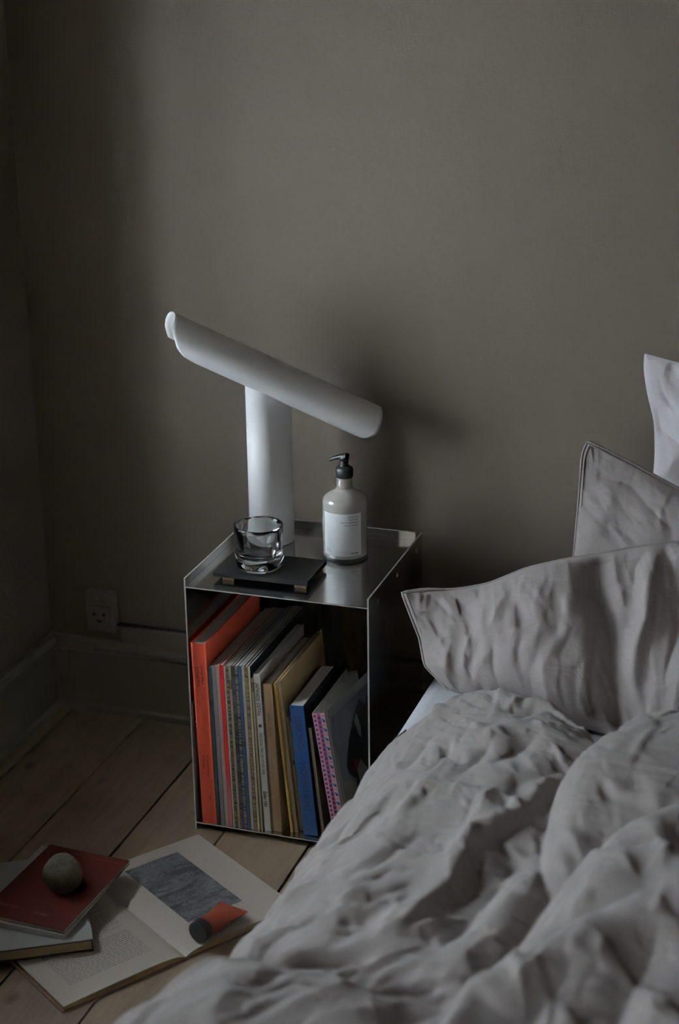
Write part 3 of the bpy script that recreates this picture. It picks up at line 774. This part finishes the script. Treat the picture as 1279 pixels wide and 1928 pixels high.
def np_mesh(name, P, mt, parent=None, flip=False):
    nu, nv = P.shape[:2]; me = bpy.data.meshes.new(name)
    me.vertices.add(nu*nv); me.vertices.foreach_set('co', P.reshape(-1).astype(np.float32))
    i, j = np.meshgrid(np.arange(nu-1), np.arange(nv-1), indexing='ij'); a = i*nv+j
    q = np.stack([a, a+nv, a+nv+1, a+1], -1).reshape(-1, 4)
    if flip: q = q[:, ::-1]
    nf = len(q); me.loops.add(nf*4); me.polygons.add(nf)
    me.loops.foreach_set('vertex_index', q.reshape(-1).astype(np.int32))
    me.polygons.foreach_set('loop_start', np.arange(0, nf*4, 4, dtype=np.int32)); me.update(calc_edges=True); me.validate()
    o = obj(name, me, mt, parent, True); return o
def nrm(P):
    du = np.gradient(P, axis=0); dv = np.gradient(P, axis=1); n = np.cross(du, dv); return n/np.maximum(np.linalg.norm(n, axis=2, keepdims=True), 1e-9)

# ------------------------------------------------------------------ bed
bd = empty('bed', (1.12, -.66, 0)); tag(bd, 'low bed with a white-sheeted mattress along the back wall', 'bed')
BX0, BX1, BY0, BY1 = .423, 1.82, -1.70, .385
M['bed_wood'] = plain('bed_frame_wood', (.10, .075, .055), .5, scale=20)
def bob(name, bm, mt):
    o = obj(name, bm, mt, bd); o.matrix_parent_inverse = Matrix.Translation((-1.12, .66, 0)); return o
bm = B()
box(bm, BX0+.01, BX0+.035, BY0, BY1, .06, .17, .003); box(bm, BX1-.035, BX1-.01, BY0, BY1, .06, .17, .003)
box(bm, BX0+.035, BX1-.035, BY0, BY0+.025, .06, .17, .003); box(bm, BX0+.035, BX1-.035, BY1-.025, BY1, .06, .17, .003)
bob('bed_frame', bm, M['bed_wood'])
for lx in (BX0+.04, BX1-.09):
    for ly in (BY0+.04, BY1-.09): bob('leg', box(B(), lx, lx+.05, ly, ly+.05, 0, .15, .003), M['bed_wood'])
for k in range(14):
    y_ = BY0+.06+k*.147; bob('slat', box(B(), BX0+.035, BX1-.035, y_, y_+.07, .135, .15), M['bed_wood'])
mo = bob('mattress', box(B(), BX0, BX1, BY0, BY1, .15, .335, .03), M['sheet'])
for p in mo.data.polygons: p.use_smooth = True

# --- duvet
def lerp_tab(v, tab):
    xs = np.array([t_[0] for t_ in tab]); ys = np.array([t_[1] for t_ in tab]); o_ = np.argsort(xs); return np.interp(v, xs[o_], ys[o_])
SEC = np.array([(.075, .115), (.030, .15), (.004, .20), (-.004, .26), (.006, .315), (.035, .365), (.085, .405), (.16, .432), (.28, .45), (.45, .468), (.75, .49), (1.05, .49), (1.40, .46)])
from_arc = np.concatenate([[0], np.cumsum(np.linalg.norm(np.diff(SEC, axis=0), axis=1))])
def duvet_base(A, Y):
    """A = distance across from the hanging edge, Y = along the bed; gives the smooth puffed body"""
    sx_ = np.interp(A, from_arc, SEC[:, 0]); sz_ = np.interp(A, from_arc, SEC[:, 1])
    xl = lerp_tab(Y, [(0, .410), (-.15, .407), (-.3, .406), (-.4, .411), (-.5, .411), (-.6, .408), (-.75, .400), (-.9, .386), (-1.05, .366), (-1.3, .33), (-1.75, .30)])
    zt = lerp_tab(Y, [(0, -.035), (-.15, -.02), (-.4, .0), (-.8, .025), (-1.2, .04), (-1.75, .03)])
    up_ = np.clip((sz_-.2)/.25, 0, 1)
    return xl+sx_, sz_+zt*up_
A1 = np.concatenate([np.linspace(0, 1.0, 500), np.linspace(1.0, from_arc[-1], 60)[1:]])
hemA = np.interp(A1, [0, .20, .285, .316, .35, .383, .45, .55, .62, .665, .70, .80, 1.0, 1.7], [-.27, -.235, -.202, -.154, -.10, -.045, -.06, -.115, -.20, -.285, -.285, -.235, -.16, -.12])
T1 = np.concatenate([np.linspace(0, .66, 560), np.linspace(.66, 1, 80)[1:]])
AA = np.repeat(A1[:, None], len(T1), 1)
YY = hemA[:, None]+(-1.78-hemA[:, None])*T1[None, :]
wob = .012*pnoise(AA*7, YY*0+3, 5); YY = YY+wob*np.exp(-(hemA[:, None]-YY)/.1)
X, Z = duvet_base(AA, YY)
# long soft billows, then wrinkles that run mostly along the bed
wx = AA+.05*pnoise(AA*4, YY*4, 11)+.016*pnoise(AA*12, YY*12, 12); wy = YY+.06*pnoise(AA*4+9, YY*4, 13)+.016*pnoise(AA*12+5, YY*12, 14)
H = .016*pnoise(wx*4.5, wy*3.2, 21)+.009*pnoise(wx*9, wy*6, 22)
ra, rb_ = wx*.90-wy*.35, wy*.90+wx*.35
mask = .35+1.1*np.clip(pnoise(AA*5+3, YY*4, 31)+.35, 0, 1)
def crk(x, y, s, p=1.6): return np.clip(ridged(x, y, s), 0, 1)**p
H += .0030*mask*crk(ra*11, rb_*3.6, 41)
H += .0008*pnoise(wx*75, wy*60, 46)
rg = random.Random(21)
drift = lambda x, y: R(86)+R(26)*math.sin(x*7+y*5)+R(14)*math.sin(y*13-x*4)
# art-directed folds: the big overlapping lobes and the pockets between them
lobes = [
 ([(.690, .06), (.675, -.15), (.672, -.323), (.638, -.42), (.611, -.501), (.618, -.557), (.631, -.629), (.650, -.70), (.68, -.78)], 'step', .056, .45, .060),
 ([(.80, -.58), (.735, -.66), (.702, -.726), (.688, -.773), (.682, -.833), (.675, -.898), (.66, -.96), (.63, -1.03)], 'step', .034, .45, .045),
 ([(.82, -.84), (.745, -.90), (.719, -.942), (.695, -.96), (.662, -1.011), (.641, -1.046), (.630, -1.12), (.60, -1.3)], 'step', .034, .45, .05),
 ([(.22, -.87), (.289, -.893), (.36, -.93), (.443, -.986), (.497, -.986), (.561, -1.009), (.621, -1.018), (.66, -1.018)][::-1], 'step', .030, .50, .045),
 ([(.638, -.640), (.635, -.701), (.632, -.79), (.635, -.861), (.638, -.935), (.650, -1.0)], 'ridge', .015, .032, .034),
 ([(.60, -.62), (.605, -.70), (.604, -.80), (.600, -.886), (.590, -.944)], 'valley', .022, .024, .034),
 ([(.530, -.600), (.544, -.65), (.551, -.77), (.541, -.838), (.531, -.905)], 'ridge', .020, .010, .030),
 ([(.566, -.66), (.572, -.76), (.560, -.83)], 'valley', .016, .012, .020),
 ([(.600, -.43), (.594, -.46), (.581, -.545), (.551, -.624), (.530, -.647)], 'ridge', .016, .010, .022),
 ([(.600, -.53), (.575, -.62), (.545, -.665)], 'valley', .012, .010, .016),
 ([(.440, -.16), (.477, -.186), (.541, -.17), (.618, -.24), (.65, -.29)], 'valley', .014, .012, .020),
 ([(.29, -.56), (.306, -.573), (.366, -.592), (.40, -.59)], 'valley', .010, .008, .014),
 ([(.505, -.41), (.517, -.397), (.547, -.316), (.555, -.28)], 'valley', .010, .008, .012),
 ([(.46, -.47), (.47, -.448), (.494, -.337), (.50, -.30)], 'valley', .009, .007, .012),
 ([(.42, -.46), (.423, -.40), (.423, -.30)], 'valley', .008, .007, .012),
 ([(.37, -.42), (.375, -.34), (.385, -.27)], 'valley', .007, .007, .012),
 ([(.715, -.78), (.73, -.82), (.772, -.868)], 'valley', .008, .008, .014),
 ([(.846, -.90), (.846, -.981), (.843, -1.046), (.84, -1.15)], 'valley', .034, .030, .050),
 ([(.78, -.98), (.765, -1.06), (.76, -1.15)], 'valley', .022, .020, .028),
 ([(.433, -.745), (.45, -.682), (.47, -.62)], 'valley', .009, .010, .014),
 ([(.443, -.831), (.474, -.803), (.50, -.76)], 'valley', .009, .010, .014),
 ([(.33, -.84), (.356, -.858), (.403, -.863), (.44, -.85)], 'valley', .011, .010, .016),
 ([(.31, -.70), (.36, -.72), (.41, -.71)], 'valley', .007, .010, .014),
 ([(.44, -.940), (.450, -.965)], 'valley', .030, .016, .016), ([(.484, -.935), (.486, -.965)], 'valley', .040, .022, .022),
 ([(.625, -1.03), (.622, -1.06), (.625, -1.10)], 'valley', .045, .020, .020),
 ([(.60, -.985), (.605, -1.0)], 'valley', .026, .014, .014),
 ([(.36, -1.02), (.37, -1.12), (.36, -1.25)], 'valley', .006, .016, .024), ([(.44, -1.03), (.46, -1.12), (.45, -1.25)], 'valley', .006, .016, .024),
 ([(.54, -1.04), (.55, -1.12), (.54, -1.25)], 'valley', .006, .016, .024),
 ([(.62, -.14), (.80, -.60)], 'ridge', .0, .02, .02),
]
for pts, kind, amp, w1, w2 in lobes:
    if amp: H += fold(AA, YY, pts, kind, amp, w1, w2)
for pa, py_, aw, ah, am in ((.88, -.80, .16, .13, .034), (.80, -.42, .12, .12, .012), (.34, -1.12, .16, .10, .014)):
    H += am*np.exp(-((AA-pa)/aw)**2-((YY-py_)/ah)**2)
# quick smoothing so the creases are cloth, not cuts
for _ in range(4):
    H[1:-1, 1:-1] = (H[1:-1, 1:-1]*2+H[:-2, 1:-1]+H[2:, 1:-1]+H[1:-1, :-2]+H[1:-1, 2:])/6
strokes(H, AA, YY, 130, rg, (.10, .24), (.010, .018), (.004, .0085), drift, .22, (.10, 1.2, -1.5, .0))
strokes(H, AA, YY, 520, rg, (.05, .13), (.0050, .0095), (.0026, .0052), drift, .30, (.05, 1.1, -1.4, .0))
strokes(H, AA, YY, 1300, rg, (.02, .06), (.0028, .0048), (.0008, .0020), drift, .45, (.05, 1.1, -1.3, .0))
strokes(H, AA, YY, 200, rg, (.04, .11), (.0045, .0080), (.0015, .0034), lambda x, y: drift(x, y)+1.2, .35, (.05, 1.1, -1.4, .0))
H[1:-1, 1:-1] = (H[1:-1, 1:-1]*4+H[:-2, 1:-1]+H[2:, 1:-1]+H[1:-1, :-2]+H[1:-1, 2:])/8
P = np.stack([X, YY, Z], -1)
N = nrm(P); N *= np.sign(N[..., 2:3].mean() or 1)
side = np.clip(AA/.28, .25, 1)
P = P+N*(H*side)[..., None]
tt = (hemA[:, None]-YY+.0005).clip(0); fcr = np.sqrt(np.clip(1-(1-np.clip(tt/.055, 0, 1))**2, 0, 1))
zfloor = np.where(P[..., 2] > .36, .340, P[..., 2]); P[..., 2] = zfloor+(P[..., 2]-zfloor)*fcr
xin = np.where(AA < .30, .455, P[..., 0]); P[..., 0] = xin+(P[..., 0]-xin)*np.clip(fcr*1.1, 0, 1)
inner_ = (P[..., 0] > .428) & (P[..., 2] < .338); P[..., 2] = np.where(inner_ & (AA > .30), .338, P[..., 2])
dv = np_mesh('duvet', P, M['duvet'])
tag(dv, 'crumpled natural linen duvet heaped over the bed and hanging off its left side', 'duvet')

# --- pillows (Coons patches between curved edges, puffed both ways)
def curve(pts, t):
    pts = np.array(pts, float); d = np.concatenate([[0], np.cumsum(np.linalg.norm(np.diff(pts, axis=0), axis=1))]); d /= d[-1]
    o_ = np.stack([np.interp(t, d, pts[:, k]) for k in range(3)], -1)
    for _ in range(40): o_[1:-1] = (o_[1:-1]*2+o_[:-2]+o_[2:])/4
    return o_
def pillow(name, label, top, bot, left, right, thick, mt, seed, folds=(), wr=1.0, seam=True, nu=260, nv=190, cat='pillow', back=None, grain=95):
    u = np.linspace(0, 1, nu); v = np.linspace(0, 1, nv)
    T_, B_, L_, R_ = curve(top, u), curve(bot, u), curve(left, v), curve(right, v)
    U, V = u[:, None, None], v[None, :, None]
    S = (1-V)*T_[:, None]+V*B_[:, None]+(1-U)*L_[None]+U*R_[None]-((1-U)*(1-V)*T_[0]+U*(1-V)*T_[-1]+(1-U)*V*B_[0]+U*V*B_[-1])
    N = nrm(S); 
    if N[..., 1].mean() > 0: N = -N
    uu_, vv_ = np.meshgrid(u, v, indexing='ij'); eu = np.minimum(uu_, 1-uu_); ev = np.minimum(vv_, 1-vv_)
    puff = (1-(1-np.clip(eu/.38, 0, 1))**2.0)**.75*(1-(1-np.clip(ev/.42, 0, 1))**2.0)**.75
    Lx = np.linalg.norm(T_[-1]-T_[0]); Ly = np.linalg.norm(L_[-1]-L_[0]); a, b = uu_*Lx, vv_*Ly
    wa = a+.03*pnoise(a*6, b*6, seed+1)+.01*pnoise(a*20, b*20, seed+5); wb = b+.03*pnoise(a*6+4, b*6, seed+2)
    flat = np.clip(np.minimum(eu*Lx, ev*Ly)/.012, 0, 1)
    H = wr*(.012*pnoise(wa*6, wb*5, seed+3)+.0055*crk(wa*11+wb*4, wb*5, seed+4)*.7+.0009*pnoise(wa*80, wb*70, seed+7))
    gather = wr*.004*crk(wa*42, wb*8, seed+9)*np.exp(-vv_*Ly/.05)
    for pts, kind, amp, w1, w2 in folds: H += fold(uu_, vv_, pts, kind, amp, w1, w2)
    for _ in range(2): H[1:-1, 1:-1] = (H[1:-1, 1:-1]*2+H[:-2, 1:-1]+H[2:, 1:-1]+H[1:-1, :-2]+H[1:-1, 2:])/6
    rg = random.Random(seed); dr = lambda x, y: R(grain)+R(20)*math.sin(x*9+y*7+seed)
    ext = (0, Lx*.95, 0, Ly)
    strokes(H, a, b, 26, rg, (.08, .20), (.010, .018), (.003*wr, .006*wr), dr, .25, ext)
    strokes(H, a, b, 150, rg, (.04, .11), (.0050, .0090), (.0014*wr, .0032*wr), dr, .32, ext)
    strokes(H, a, b, 260, rg, (.02, .06), (.0030, .0048), (.0006*wr, .0014*wr), dr, .5, ext)
    F = S+N*(thick*puff+(H+gather)*flat)[..., None]
    Bk = S-N*((back or thick)*puff*.8+.0005)[..., None]
    root = empty(name, tuple(S.mean((0, 1)))); tag(root, label, cat)
    # one closed case: front and back joined round the rim
    full = np.concatenate([F, Bk[::-1]], 0)
    full = np.concatenate([full, full[:1]], 0)-S.mean((0, 1))
    o = np_mesh('pillowcase', full, mt, root)
    if seam:
        c_ = S.mean((0, 1)); rp = []
        edge = np.concatenate([S[0, ::-1][:-1], S[:, 0]], 0)
        en = np.concatenate([N[0, ::-1][:-1], N[:, 0]], 0)
        ed = edge+en*.0032-c_; cdir = (S[nu//2, nv//2]-edge); cdir /= np.linalg.norm(cdir, axis=1, keepdims=True)
        ed = ed+cdir*.007
        bm = tube(B(), [tuple(q) for q in ed[::4]], .0011, 6); obj('seam', bm, M['pillow_seam'], root, True)
        bm = tube(B(), [tuple(q+np.array([0, 0, 0])) for q in (edge-c_)[::4]], .0026, 6); obj('flange', bm, mt, root, True)
    return root
pillow('linen_pillow', 'large crumpled linen pillow in front, one pointed corner over the metal box',
       [(.384, .03, .500), (.418, .05, .503), (.459, .07, .497), (.518, .09, .507), (.577, .11, .535), (.653, .13, .555), (.754, .16, .574), (.82, .18, .585), (1.0, .20, .60), (1.08, .20, .60)],
       [(.480, -.02, .356), (.56, -.03, .345), (.66, -.06, .345), (.80, -.09, .345), (1.10, -.10, .345)],
       [(.384, .03, .500), (.400, .02, .470), (.4205, .01, .431), (.4355, -.01, .390), (.480, -.02, .356)],
       [(1.08, .20, .60), (1.12, .08, .48), (1.10, -.10, .345)], .058, M['pillow'], 100,
       [([(.47, -.05), (.455, .10), (.44, .25), (.47, .50), (.49, .78), (.47, 1.05)], 'valley', .052, .040, .09),
        ([(.60, -.05), (.56, .25), (.53, .55), (.52, .85)], 'ridge', .018, .030, .020),
        ([(.57, .0), (.53, .22), (.515, .45)], 'valley', .016, .020, .020),
        ([(.64, .1), (.62, .4), (.60, .75)], 'valley', .020, .022, .030),
        ([(.36, .15), (.35, .45), (.37, .7)], 'valley', .010, .025, .030),
        ([(.06, .05), (.10, .30)], 'valley', .008, .012, .012), ([(.10, .02), (.15, .25)], 'valley', .007, .012, .012), ([(.03, .2), (.06, .45)], 'valley', .006, .012, .012)], .9)
o2 = (.009, -.05, .016)
def sh(pts): return [tuple(a+b for a, b in zip(p, o2)) for p in pts]
pillow('linen_pillow', 'upright linen pillow leaning on the wall behind the front pillow, seam sloping down',
       sh([(.640, .30, .706), (.72, .30, .672), (.80, .30, .634), (1.0, .30, .56), (1.22, .30, .50)]),
       [(.62, .17, .345), (.8, .16, .345), (1.15, .17, .345)],
       sh([(.640, .30, .706), (.631, .30, .686), (.628, .30, .60), (.622, .30, .482)])+[(.62, .17, .345)],
       sh([(1.22, .30, .50)])+[(1.15, .17, .345)], .045, M['pillow'], 200,
       [([(.05, .12), (.15, .10), (.30, .20)], 'valley', .008, .02, .02), ([(.1, .3), (.3, .38), (.6, .45)], 'valley', .008, .02, .03)], .8, grain=22)
pillow('white_pillow', 'white cotton pillow propped against the wall at the right edge', 
       [(.722, .355, .853), (.75, .355, .848), (.781, .355, .841), (.95, .355, .83), (1.22, .355, .82)],
       [(.76, .30, .345), (1.0, .30, .345), (1.24, .30, .345)],
       [(.722, .355, .853), (.7206, .355, .829), (.730, .355, .78), (.744, .355, .735), (.7488, .350, .678), (.7484, .345, .629), (.75, .33, .5), (.76, .30, .345)],
       [(1.22, .355, .82), (1.26, .33, .58), (1.24, .30, .345)], .036, M['white_pillow'], 300,
       [([(.0, .25), (.12, .30), (.3, .28)], 'valley', .012, .03, .03), ([(.02, .50), (.15, .42)], 'valley', .010, .02, .03)], .8, seam=False)
